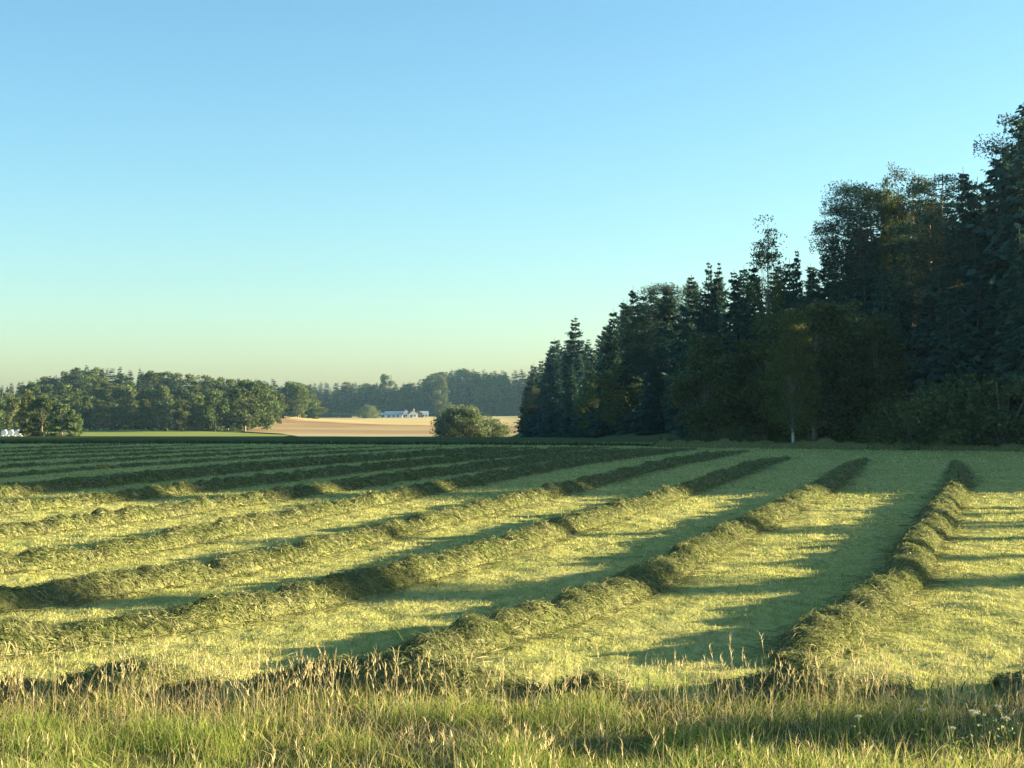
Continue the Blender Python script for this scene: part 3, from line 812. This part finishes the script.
# distinct trees on the right forest skyline
SPECIAL = [
    (SP, 575, 315, 285, 1, 1.25, 'tall pointed spruce standing above the left end of the shaded forest', 'spruce'),
    (SP, 553, 337, 305, 0, 1.3, 'broad spruce just left of the tall pointed one at the forest end', 'spruce'),
    (SP, 534, 362, 322, 3, 1.2, 'low spruce at the very left tip of the shaded forest', 'spruce'),
    (SP, 632, 284, 170, 3, .95, 'ragged spruce at the top of the step in the left forest outline', 'spruce'),
    (SP, 612, 307, 190, 0, .95, 'spruce on the lower step of the left forest outline', 'spruce'),
    (SP, 709, 258, 150, 1, .7, 'narrow pointed spruce of the twin tips left of the lone airy birch', 'spruce'),
    (SP, 720, 259, 151, 4, .6, 'second narrow spruce of the twin tips, nearer the lone airy birch', 'spruce'),
    (BI, 768, 208, 118, 1, .78, 'lone airy birch rising well above the forest line, sky showing through', 'birch'),
    (SP, 797, 246, 128, 1, .6, 'small spruce tip between the lone airy birch and the forest notch', 'spruce'),
    (SP, 836, 228, 125, 3, .65, 'thin ragged spruce standing in the forest notch', 'spruce'),
    (PI, 860, 188, 118, 0, .95, 'leaning ragged pine at the left corner of the high forest block', 'pine'),
    (PI, 876, 178, 120, 1, 1.05, 'dense dark pine beside the ragged corner pine on the high forest block', 'pine'),
    (BI, 889, 154, 116, 1, .42, 'slim birch top poking out between the dark pine and the rusty crown', 'birch'),
    (SP, 972, 165, 112, 2, .9, 'spruce with broken top on the slope below the tallest spruce', 'spruce'),
    (SP, 1000, 136, 110, 0, .95, 'spruce leaning against the tallest one near the right edge', 'spruce'),
    (SP, 1026, 80, 104, 2, 1.1, 'tallest spruce of the forest, its tip at the right edge', 'spruce'),
    (PI, 945, 172, 114, 2, 1.0, 'flat-topped pine right of the rusty crown with gaps of sky beneath', 'pine'),
    (BI, 793, 300, 91.5, 0, 1.15, 'birch with a bare white lower trunk at the forest foot', 'birch'),
    (BR, 815, 292, 96, 2, 1.25, 'bulky broadleaf tree right of the white trunked birch at the forest foot', 'tree'),
    (BR, 765, 310, 101, 1, 1.35, 'pale broadleaf tree left of the white trunked birch at the forest foot', 'tree'),
    (BR, 850, 305, 99, 0, 1.2, 'rounded broadleaf tree at the forest foot below the corner pine', 'tree'),
]
for K, px, yt, d, pk, wd, lab, cat in SPECIAL:
    K.place(at(px, d), d, hgt(px, yt, d), lab, cat, G_RIGHT, wd, pk)
rus = broad_proto(71, h=17, rx=2.3, zc=.72, rz=.27, nclump=40, nleaf=150, leaf=.15, mat='rusty', cr=.85, trunk_r=.15, narrow_top=.3)
Kr = Kind([rus]); Kr.place(at(914, 115), 115, hgt(914, 152, 115), 'round rusty brown topped tree above the high forest block', 'tree', G_RIGHT, 1.05, 0)

rf = np.random.default_rng(77)
def near_r(px):
    for lim, t in ((548, 'at the left tip of the shaded forest'), (590, 'by the tall pointed spruce at the forest end'), (640, 'at the stepped left outline of the shaded forest'),
                   (690, 'between the stepped outline and the twin spruce tips'), (740, 'below the twin spruce tips'), (782, 'by the lone airy birch'),
                   (828, 'behind the birch with the white trunk'), (870, 'below the ragged corner pine'), (930, 'below the rusty topped crown'),
                   (985, 'between the rusty crown and the tallest spruce'), (9999, 'around the tallest spruce at the view edge')):
        if px < lim: return t
LAB_R = {'SPf': 'dark spruce at the field edge of the shaded forest on the right', 'SPb': 'dark spruce higher up inside the shaded forest on the right',
         'BRf': 'dull green broadleaf tree at the foot of the shaded forest on the right', 'PIb': 'dark pine among the spruces of the forest slope on the right'}
for k, (off, f0, f1) in enumerate(((0, .34, .58), (5, .52, .76), (11, .72, .90), (18, .86, .97), (26, .95, 1.0), (35, .96, 1.01))):
    px = 528 + rf.uniform(0, 10)
    while px < 1075:
        d = edge_d(px) + off * (1 + .004 * edge_d(px)) + rf.uniform(-2, 2)
        f = rf.uniform(f0, f1)
        yt = HOR - (HOR - sky_y(px)) * f
        x = at(px, d)
        h = (HOR - yt) / F * d + CAMZ - float(H(np.array(x), np.array(d)))
        u = rf.uniform()
        if k == 0 and (u < .62 or h < 8): K, lab, cat = BR, LAB_R['BRf'], 'tree'
        elif k >= 2 and u < .10 and px > 640: K, lab, cat = PI, LAB_R['PIb'], 'pine'
        elif k == 1 and u < .3: K, lab, cat = BR, LAB_R['BRf'], 'tree'
        else: K, lab, cat = SP, (LAB_R['SPf'] if k < 2 else LAB_R['SPb']), 'spruce'
        if h > 3.5:
            lv = ('low ', 'mid height ', 'tall ', 'tall ', 'topmost ', 'topmost ', 'topmost ')[k]
            lab = lv + ('dark spruce ' if K is SP else 'broadleaf tree ' if K is BR else 'dark bushy pine ') + near_r(px) + (', at the field edge' if k == 0 else ', on the skyline' if k >= 4 else ', inside the slope' if k >= 2 else '')
            K.place(x, d, min(h, 24), lab, cat, G_RIGHT, rf.uniform(.95, 1.25) * (1.0 if h > 10 else 1.3), None, .2, rf)
        px += (3.1 if k else 4.2) * rf.uniform(.75, 1.25) * F / d
# forest flank running on beyond the right side of the view (throws the long shade over the field)
for k, off in enumerate((0, 7, 15)):
    s = 0.0
    line = np.array([(33.5, 84), (37, 72), (46, 61), (62, 55.5), (95, 62), (140, 71)], float)
    L = np.concatenate([[0], np.cumsum(np.linalg.norm(np.diff(line, axis=0), axis=1))])
    while s < L[-1]:
        x = np.interp(s, L, line[:, 0]) + rf.normal(0, .8); y = np.interp(s, L, line[:, 1]) + off + rf.normal(0, 1); x += .5 * off
        SP.place(x, y, rf.uniform(15.5, 20) if k else rf.uniform(9, 15), 'spruce on the forest flank that runs on beyond the right side', 'spruce', 'forest flank beyond the right side', rf.uniform(1.1, 1.3), None, .2, rf)
        s += rf.uniform(3.2, 5.0)
# shrubs on the bank at the forest foot
for px, yt, d, w, lab in ((905, 398, 88.5, 1.3, 'low wide shrub at the forest foot, left end of the shrub bank'), (935, 390, 88, 1.3, 'dense shrub in the bank between the low wide one and the highest one'),
                          (968, 384, 87.5, 1.2, 'shrub rising towards the highest one in the bank'), (1003, 376, 86.5, 1.2, 'highest shrub in the bank near the right edge'),
                          (1040, 380, 86, 1.2, 'shrub at the right edge under the tallest spruce'), (878, 415, 89.5, 1.2, 'small shrub just right of the rounded broadleaf tree'),
                          (735, 425, 99, 1.4, 'small pale shrub at the field corner left of the broadleaf trees'), (700, 424, 112, 1.3, 'dark shrub at the forest foot left of the pale corner shrub')):
    SH.place(at(px, d), d, hgt(px, yt, d), lab, 'shrub', 'shrubs at the forest foot', w, 0, .1, rf)
# roadside trees and a bush standing just outside the view on the right
FB.place(45, 29.9, 9.6, 'slim leafy tree outside the view, its shadow crossing all the windrows', 'tree', None, .5, 1, .1, rf)
BI.place(52, 39.5, 9.5, 'second slim roadside birch outside the view', 'birch', None, .5, 0, .1, rf)
for tx_, td, th in ((44, 24.5, 6.1), (49, 27.6, 6.6), (47, 31.0, 6.4), (53, 35.0, 7.0), (50, 33.2, 6.2)):
    FB.place(tx_, td + .2126 * (tx_ - 7), th + .6, 'young slim tree outside the view, throwing a thin streak of shade', 'tree', 'young trees outside the view', .36, 1, .1, rf)
SH.place(14.2, 14.0, 2.35, 'roadside bush outside the view shading the verge', 'shrub', None, .85, 0, .1, rf)

SH.place(18, 14.6, 2.95, 'tall narrow roadside bush outside the view behind the other one', 'shrub', None, .4, 1, .1, rf)

# left wood ---------------------------------------------------------------
LS_PX = [-60, 0, 30, 60, 75, 100, 130, 160, 200, 230, 260, 290, 312, 330]
LS_Y = [388, 384, 379, 371, 365, 364, 367, 369, 373, 377, 378, 378, 386, 400]
G_LEFT = 'trees of the sunlit wood on the left'
rl = np.random.default_rng(5)
# near clump in front of the bales
for px, yt, d, w, K, pk, lab in ((-8, 388, 362, 1.2, FB, 0, 'pale green tree at the left edge above the white bales'), (12, 392, 366, 1.0, FB, 1, 'tree behind the white bales at the left'),
                                 (27, 388, 305, .8, FB, 3, 'slim birch with a pale visible trunk right of the white bales'), (42, 394, 300, 1.1, FB, 2, 'bushy tree next to the pale trunked birch, left wood'),
                                 (62, 399, 296, 1.2, FB, 0, 'rounded dark tree at the right end of the near left clump'), (76, 412, 294, 1.2, FB, 1, 'low bushy tree where the pale dry strip begins')):
    K.place(at(px, d), d, hgt(px, yt, d), lab, 'tree', 'near clump left of the pasture', w, pk, .1, rl)
# end trees
for px, yt, d, w, K, pk, lab in ((245, 379, 448, 1.35, FB, 2, 'big rounded sunlit tree at the right end of the left wood front'), (215, 388, 440, 1.2, FB, 0, 'light green rounded tree standing forward of the left wood'),
                                 (268, 384, 460, 1.1, FB, 1, 'tree behind the big rounded one where the golden field begins'), (292, 380, 590, 1.5, FB, 1, 'dark tree at the far right end of the left wood'),
                                 (305, 388, 600, 1.5, FB, 2, 'lower tree sloping down at the far right tip of the left wood')):
    K.place(at(px, d), d, hgt(px, yt, d), lab, 'tree', G_LEFT, w, pk, .1, rl)
for k, (d0, f0, f1) in enumerate(((448, .05, .28), (470, .25, .6), (500, .55, .9), (535, .85, 1.0), (560, .92, 1.02))):
    px = -45 + rl.uniform(0, 10)
    end = (258, 275, 285, 300, 315)[k]
    while px < end:
        d = d0 + rl.uniform(-8, 8) + (18 if px > 180 and k == 0 else 0) + 25 * (px > 265)
        top = float(np.interp(px, LS_PX, LS_Y))
        lo = 405 if px > 70 else 400
        yt = lo + (top - lo) * rl.uniform(f0, f1)
        h = hgt(px, yt, d)
        u = rl.uniform()
        con = k >= 2 and u < .5
        K = FS if con else FB
        lab = ('sunlit broadleaf tree in the front row of the left wood by the pasture' if k == 0 else
               'dark conifer on the crest of the left wood' if con else 'broadleaf tree on the slope of the left wood')
        for lim, t in ((35, 'above the white bales'), (85, 'behind the near clump by the bales'), (125, 'below the highest part of the wood'), (170, 'above the left half of the pasture'),
                       (215, 'above the right half of the pasture'), (262, 'by the big rounded end tree'), (999, 'beyond the big rounded end tree')):
            if px < lim: break
        lab = ('sunlit broadleaf tree fronting the left wood ' if k == 0 else 'conifer on the crest of the left wood ' if con and k >= 3 else 'dark conifer within the left wood ' if con
               else 'rounded treetop on the left wood skyline ' if k >= 3 else 'broadleaf tree inside the left wood ') + t
        K.place(at(px, d), d, float(np.clip(h, 5, 22)), lab, 'tree', G_LEFT, rl.uniform(1.0, 1.35) * (1 if not con else 1.1), None, .1, rl)
        px += rl.uniform(8, 14) * (1.0 if k < 3 else .85)

# back wood -----------------------------------------------------------------
BS_PX = [285, 300, 330, 350, 375, 400, 425, 434, 445, 470, 500, 520, 545]
BS_Y = [384, 383, 381, 381, 382, 383, 379, 371, 366, 365, 365, 366, 362]
G_BACK = 'trees of the dark wood behind the farm'
for k, (d0, f0, f1) in enumerate(((962, .1, .5), (985, .5, .85), (1015, .85, 1.0), (1045, .93, 1.03))):
    px = 280 + rl.uniform(0, 6)
    while px < 548:
        d = d0 + rl.uniform(-8, 8)
        top = float(np.interp(px, BS_PX, BS_Y)); lo = 398
        yt = lo + (top - lo) * rl.uniform(f0, f1)
        for lim, t in ((318, 'next to the left wood'), (350, 'left of the wide field bush'), (380, 'behind the wide field bush'), (428, 'behind the white farm'),
                       (455, 'behind the big rounded sunlit tree'), (500, 'above the large willow bush'), (999, 'beside the tip of the shaded forest')):
            if px < lim: break
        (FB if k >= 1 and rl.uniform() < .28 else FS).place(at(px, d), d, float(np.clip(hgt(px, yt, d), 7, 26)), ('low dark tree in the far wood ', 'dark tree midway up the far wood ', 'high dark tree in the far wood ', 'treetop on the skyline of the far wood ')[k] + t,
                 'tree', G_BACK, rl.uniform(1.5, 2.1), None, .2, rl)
        px += rl.uniform(6.5, 10.5)
FB.place(at(440, 925), 925, hgt(440, 373, 925), 'big rounded sunlit tree standing before the dark wood right of the farm', 'tree', None, .85, 1, .1, rl)
FB.place(at(386, 990), 990, hgt(386, 371, 990), 'single tree rising above the dark wood skyline behind the farm', 'tree', None, .8, 0, .1, rl)

# bushes in the open fields
wil = broad_proto(81, 'willow_bush', h=8, rx=6.3, zc=.42, rz=.54, nclump=150, nleaf=170, leaf=.36, mat='willow', cr=1.7, stems=7, trunk_r=.12, narrow_top=.55)
Kw = Kind([wil]); Kw.place(at(462, 372), 372, hgt(462, 404, 372), 'large silvery green willow bush beyond the field edge in the middle', 'bush', None, 1.15, 0, .2, rl)
wil2 = broad_proto(82, 'willow_bush', h=4.6, rx=3.6, zc=.42, rz=.52, nclump=60, nleaf=110, leaf=.32, mat='willow', cr=1.2, stems=5, trunk_r=.08, narrow_top=.4)
K2 = Kind([wil2]); K2.place(at(493, 376), 376, hgt(493, 418, 376), 'smaller yellowish bush leaning on the right of the large willow bush', 'bush', None, 1.1, 0, .2, rl)
wil3 = broad_proto(83, 'field_bush', h=8, rx=7.5, zc=.45, rz=.5, nclump=70, nleaf=100, leaf=.6, mat='broad', cr=2.1, stems=5, trunk_r=.15, narrow_top=.5)
K3 = Kind([wil3]); K3.place(at(368, 852), 852, hgt(368, 404.5, 852), 'wide rounded bush on the golden field left of the farm', 'bush', None, 1.0, 0, .2, rl)
hr = np.random.default_rng(8)
hd = empty('field_hedge', (at(334, 872), 872, float(H(np.array(at(334., 872)), np.array(872.))) - .1))
tag(hd, 'low dark hedge on the golden field left of the wide field bush', 'hedge')
hp = np.stack([hr.uniform(-10.5, 10.5, 5200), hr.uniform(-1.3, 1.3, 5200), hr.uniform(.05, 1, 5200)], 1)
hp[:, 2] *= 1.6 + 2.2 * fbm(hp[:, 0] * .45, hp[:, 0] * 0, 91, 3)
V, Q, A_, B_ = leafquads(hp, hr.uniform(.3, .65, 5200), .62, hr); mesh_obj('foliage', V, Q, M['spruce'], hd, attrs={'rnd': A_})
st_ = join([tube([(sx, 0, 0), (sx + .2, .1, 1.8)], [.06, .03], 5) for sx in (-6,)]); mesh_obj('stem', st_[0], st_[1], M['bark'], hd)
for k in (SP, PI, BR, BI, SH, FB, FS, Kr, Kw, K2, K3): k.finish()

# ------------------------------------------------------------------ farm
def box_arr(x0, x1, y0, y1, z0, z1):
    V = np.array([(x, y, z) for z in (z0, z1) for y in (y0, y1) for x in (x0, x1)], float)
    Q = np.array([(0, 2, 3, 1), (4, 5, 7, 6), (0, 1, 5, 4), (2, 6, 7, 3), (0, 4, 6, 2), (1, 3, 7, 5)])
    return V, Q
def house(name, px, d, w, dep, eave, ridge, wallm, roofm, lab, cat, along=True, wins=3, rot=0.0, chimney=False):
    x = at(px, d); z = float(H(np.array(x), np.array(d)))
    root = empty(name, (x, d, z - .1)); root.rotation_euler = (0, 0, rot)
    root.scale = (.92, .92, .84)
    tag(root, lab, cat, 'farm buildings')
    # wall with gables
    a, b = w / 2, dep / 2
    if along:
        V = [(-a, -b, 0), (a, -b, 0), (a, b, 0), (-a, b, 0), (-a, -b, eave), (a, -b, eave), (a, b, eave), (-a, b, eave), (-a, 0, ridge), (a, 0, ridge)]
        me = [(0, 1, 5, 4), (2, 3, 7, 6), (1, 2, 6, 5), (3, 0, 4, 7), (5, 6, 9, 9), (7, 4, 8, 8)]
        rv = [(-a - .4, -b - .4, eave - .25), (a + .4, -b - .4, eave - .25), (a + .4, 0, ridge + .06), (-a - .4, 0, ridge + .06), (a + .4, b + .4, eave - .25), (-a - .4, b + .4, eave - .25)]
    else:
        V = [(-a, -b, 0), (a, -b, 0), (a, b, 0), (-a, b, 0), (-a, -b, eave), (a, -b, eave), (a, b, eave), (-a, b, eave), (0, -b, ridge), (0, b, ridge)]
        me = [(0, 1, 5, 4), (2, 3, 7, 6), (1, 2, 6, 5), (3, 0, 4, 7), (4, 5, 8, 8), (6, 7, 9, 9)]
        rv = [(-a - .4, -b - .4, eave - .25), (-a - .4, b + .4, eave - .25), (0, b + .4, ridge + .06), (0, -b - .4, ridge + .06), (a + .4, b + .4, eave - .25), (a + .4, -b - .4, eave - .25)]
    def poly(nm, V, Fs, m):
        me_ = bpy.data.meshes.new(nm); me_.from_pydata([tuple(map(float, v)) for v in V], [], [tuple(dict.fromkeys(f)) for f in Fs]); me_.materials.append(m)
        return link(bpy.data.objects.new(nm, me_), root)
    poly('wall', V, me, wallm)
    rv2 = rv + [(p[0], p[1], p[2] + .16) for p in rv]
    rf_ = [(0, 1, 2, 3), (3, 2, 4, 5), (6, 9, 8, 7), (9, 11, 10, 8), (0, 6, 7, 1), (4, 10, 11, 5), (0, 3, 9, 6), (3, 5, 11, 9), (1, 7, 8, 2), (2, 8, 10, 4)]
    ro = poly('roof', rv2, rf_, roofm)
    if chimney:
        Vb, Qb = box_arr(a * .2, a * .2 + .8, -.4, .4, ridge - .5, ridge + 1.1)
        mesh_obj('chimney', Vb, Qb, M['wall_white'], ro)
    for i in range(wins):
        wx = -a + (i + 1) * w / (wins + 1)
        Vb, Qb = box_arr(wx - .5, wx + .5, -b - .04, -b + .05, eave * .35, eave * .35 + 1.2)
        mesh_obj('window', Vb, Qb, M['glass'], root)
    Vb, Qb = box_arr(-a * .55 - .5, -a * .55 + .5, -b - .05, -b + .05, .1, 2.1) if wins else box_arr(-1.4, 1.4, -b - .05, -b + .05, .1, 2.6)
    mesh_obj('door', Vb, Qb, M['wall_dark'] if wins else M['roof_dark'], root)
    return root
house('barn', 394, 884, 11, 8, 2.4, 4.6, M['wall_white'], M['roof_blue'], 'long low white barn with a grey blue sheet roof beside the field bush', 'barn', True, 3)
house('farmhouse', 412.5, 880, 5.5, 7, 3.2, 5.4, M['wall_white'], M['roof_dark'], 'bright white farmhouse with its gable to the field', 'house', False, 2, .25, True)
house('cottage', 406, 890, 4.2, 6, 3.6, 6.0, M['wall_white'], M['roof_dark'], 'tall narrow white cottage between barn and farmhouse', 'house', False, 1, .1)
house('shed', 418.5, 888, 5, 5, 3, 4.8, M['wall_dark'], M['roof_dark'], 'dark boarded shed right of the bright farmhouse', 'shed', False, 0, .1)
house('cottage', 424, 896, 5, 6, 2.8, 4.6, M['wall_white'], M['roof_blue'], 'small pale cottage at the right end of the farm', 'house', True, 2, .2)
house('shed', 384, 878, 3.5, 4, 2.4, 3.6, M['wall_white'], M['roof_blue'], 'tiny white shed between the field bush and the barn', 'shed', True, 1)

# wrapped bales -------------------------------------------------------------
def bale(x, y, z, lab, rot):
    r_, L_ = .72, 1.3
    prof = [(0, 0), (.55, 0), (.66, .03), (.72, .11), (.735, .3), (.725, .65), (.735, 1.0), (.72, 1.19), (.66, 1.27), (.55, 1.3), (0, 1.3)]
    seg = 20; V = []; Q = []
    for (r0, t0) in prof:
        for k in range(seg):
            a = math.tau * k / seg
            rr = r0 * (1 + .02 * math.sin(5 * a + t0 * 7))
            V.append((rr * math.cos(a), t0 - L_ / 2, rr * math.sin(a) * (.97 if math.sin(a) < 0 else 1)))
    for i in range(len(prof) - 1):
        for k in range(seg): Q.append((i * seg + k, i * seg + (k + 1) % seg, (i + 1) * seg + (k + 1) % seg, (i + 1) * seg + k))
    o = mesh_obj('wrapped_bale', V, Q, M['wrap'], smooth=True)
    o.location = (x, y, z + .70); o.rotation_euler = (0, 0, rot)
    tag(o, lab, 'bale', 'white wrapped bales beside the left clump')
    return o
bl = ['leftmost white wrapped bale of the bottom row', 'white wrapped bale second from the left in the bottom row', 'white wrapped bale in the middle of the bottom row',
      'white wrapped bale under the right end of the top layer', 'rightmost white wrapped bale lying apart in the grass']
for i, px in enumerate((2.5, 8, 14.5, 20.5, 31)):
    d = 345 + .4 * i; x = at(px, d)
    bale(x, d, float(H(np.array(x), np.array(d))), bl[i], .1 * i)
for i, px in enumerate((5, 11.5, 18)):
    d = 345.3 + .4 * i; x = at(px, d)
    bale(x, d, float(H(np.array(x), np.array(d))) + 1.24, ('white wrapped bale on top at the left end of the stack', 'white wrapped bale on top in the middle of the stack', 'white wrapped bale on top at the right end of the stack')[i], .05 * i)

# ------------------------------------------------------------------ haze
HAZE = 0.0001
m, nt, out = new_mat('haze_air')
pv = nt.nodes.new('ShaderNodeVolumePrincipled')
pv.inputs['Color'].default_value = (.45, .75, 1.0, 1); pv.inputs['Density'].default_value = HAZE; pv.inputs['Anisotropy'].default_value = 0.2
nt.links.new(pv.outputs[0], out.inputs['Volume'])
V, Q = box_arr(-420, 420, -40, 1250, -9.5, 75)
hz = mesh_obj('haze', V, Q, m); tag(hz, 'thin evening haze over the fields', 'haze', kind='stuff')

# ------------------------------------------------------------------ light, sky, camera
w = bpy.data.worlds.new('World'); C.world = w; w.use_nodes = True
nt = w.node_tree; nt.nodes.clear()
sky = nt.nodes.new('ShaderNodeTexSky'); sky.sky_type = 'NISHITA'; sky.sun_disc = False
sky.sun_elevation = SUN_EL; sky.sun_rotation = math.pi / 2 - SUN_AZ
sky.air_density = 1.0; sky.dust_density = 0.7; sky.ozone_density = 2.8; sky.altitude = 50
bg = nt.nodes.new('ShaderNodeBackground'); bg.inputs['Strength'].default_value = .055
wo = nt.nodes.new('ShaderNodeOutputWorld')
nt.links.new(sky.outputs[0], bg.inputs['Color']); nt.links.new(bg.outputs[0], wo.inputs['Surface'])

sd = bpy.data.lights.new('sun', 'SUN'); sd.energy = 5.0; sd.angle = math.radians(.5); sd.color = (1.0, .78, .48)
so = bpy.data.objects.new('sun', sd); COL.objects.link(so)
from mathutils import Vector
dirn = Vector((math.cos(SUN_AZ) * math.cos(SUN_EL), math.sin(SUN_AZ) * math.cos(SUN_EL), math.sin(SUN_EL)))
so.rotation_euler = dirn.to_track_quat('Z', 'Y').to_euler(); so.location = (60, 10, 40)

cd = bpy.data.cameras.new('camera'); cam = bpy.data.objects.new('camera', cd); COL.objects.link(cam)
cd.sensor_fit = 'HORIZONTAL'; cd.sensor_width = 36; cd.lens = 36 * F / 1024
cd.clip_start = .1; cd.clip_end = 12000
cam.location = (0, 0, CAMZ)
cam.rotation_euler = (math.radians(90) + math.atan((HOR - 384) / F), 0, 0)
C.camera = cam

vs = C.view_settings
vs.view_transform = 'Standard'; vs.look = 'None'; vs.gamma = 1.0; vs.exposure = 2.58; vs.use_white_balance = True; vs.white_balance_temperature = 6080; vs.white_balance_tint = -4; vs.use_curve_mapping = False
C.render.engine = 'CYCLES'
cy = C.cycles
cy.use_denoising = True
cy.max_bounces = 5; cy.diffuse_bounces = 3; cy.glossy_bounces = 1; cy.transmission_bounces = 2; cy.volume_bounces = 0; cy.transparent_max_bounces = 4
cy.sample_clamp_indirect = 4.0
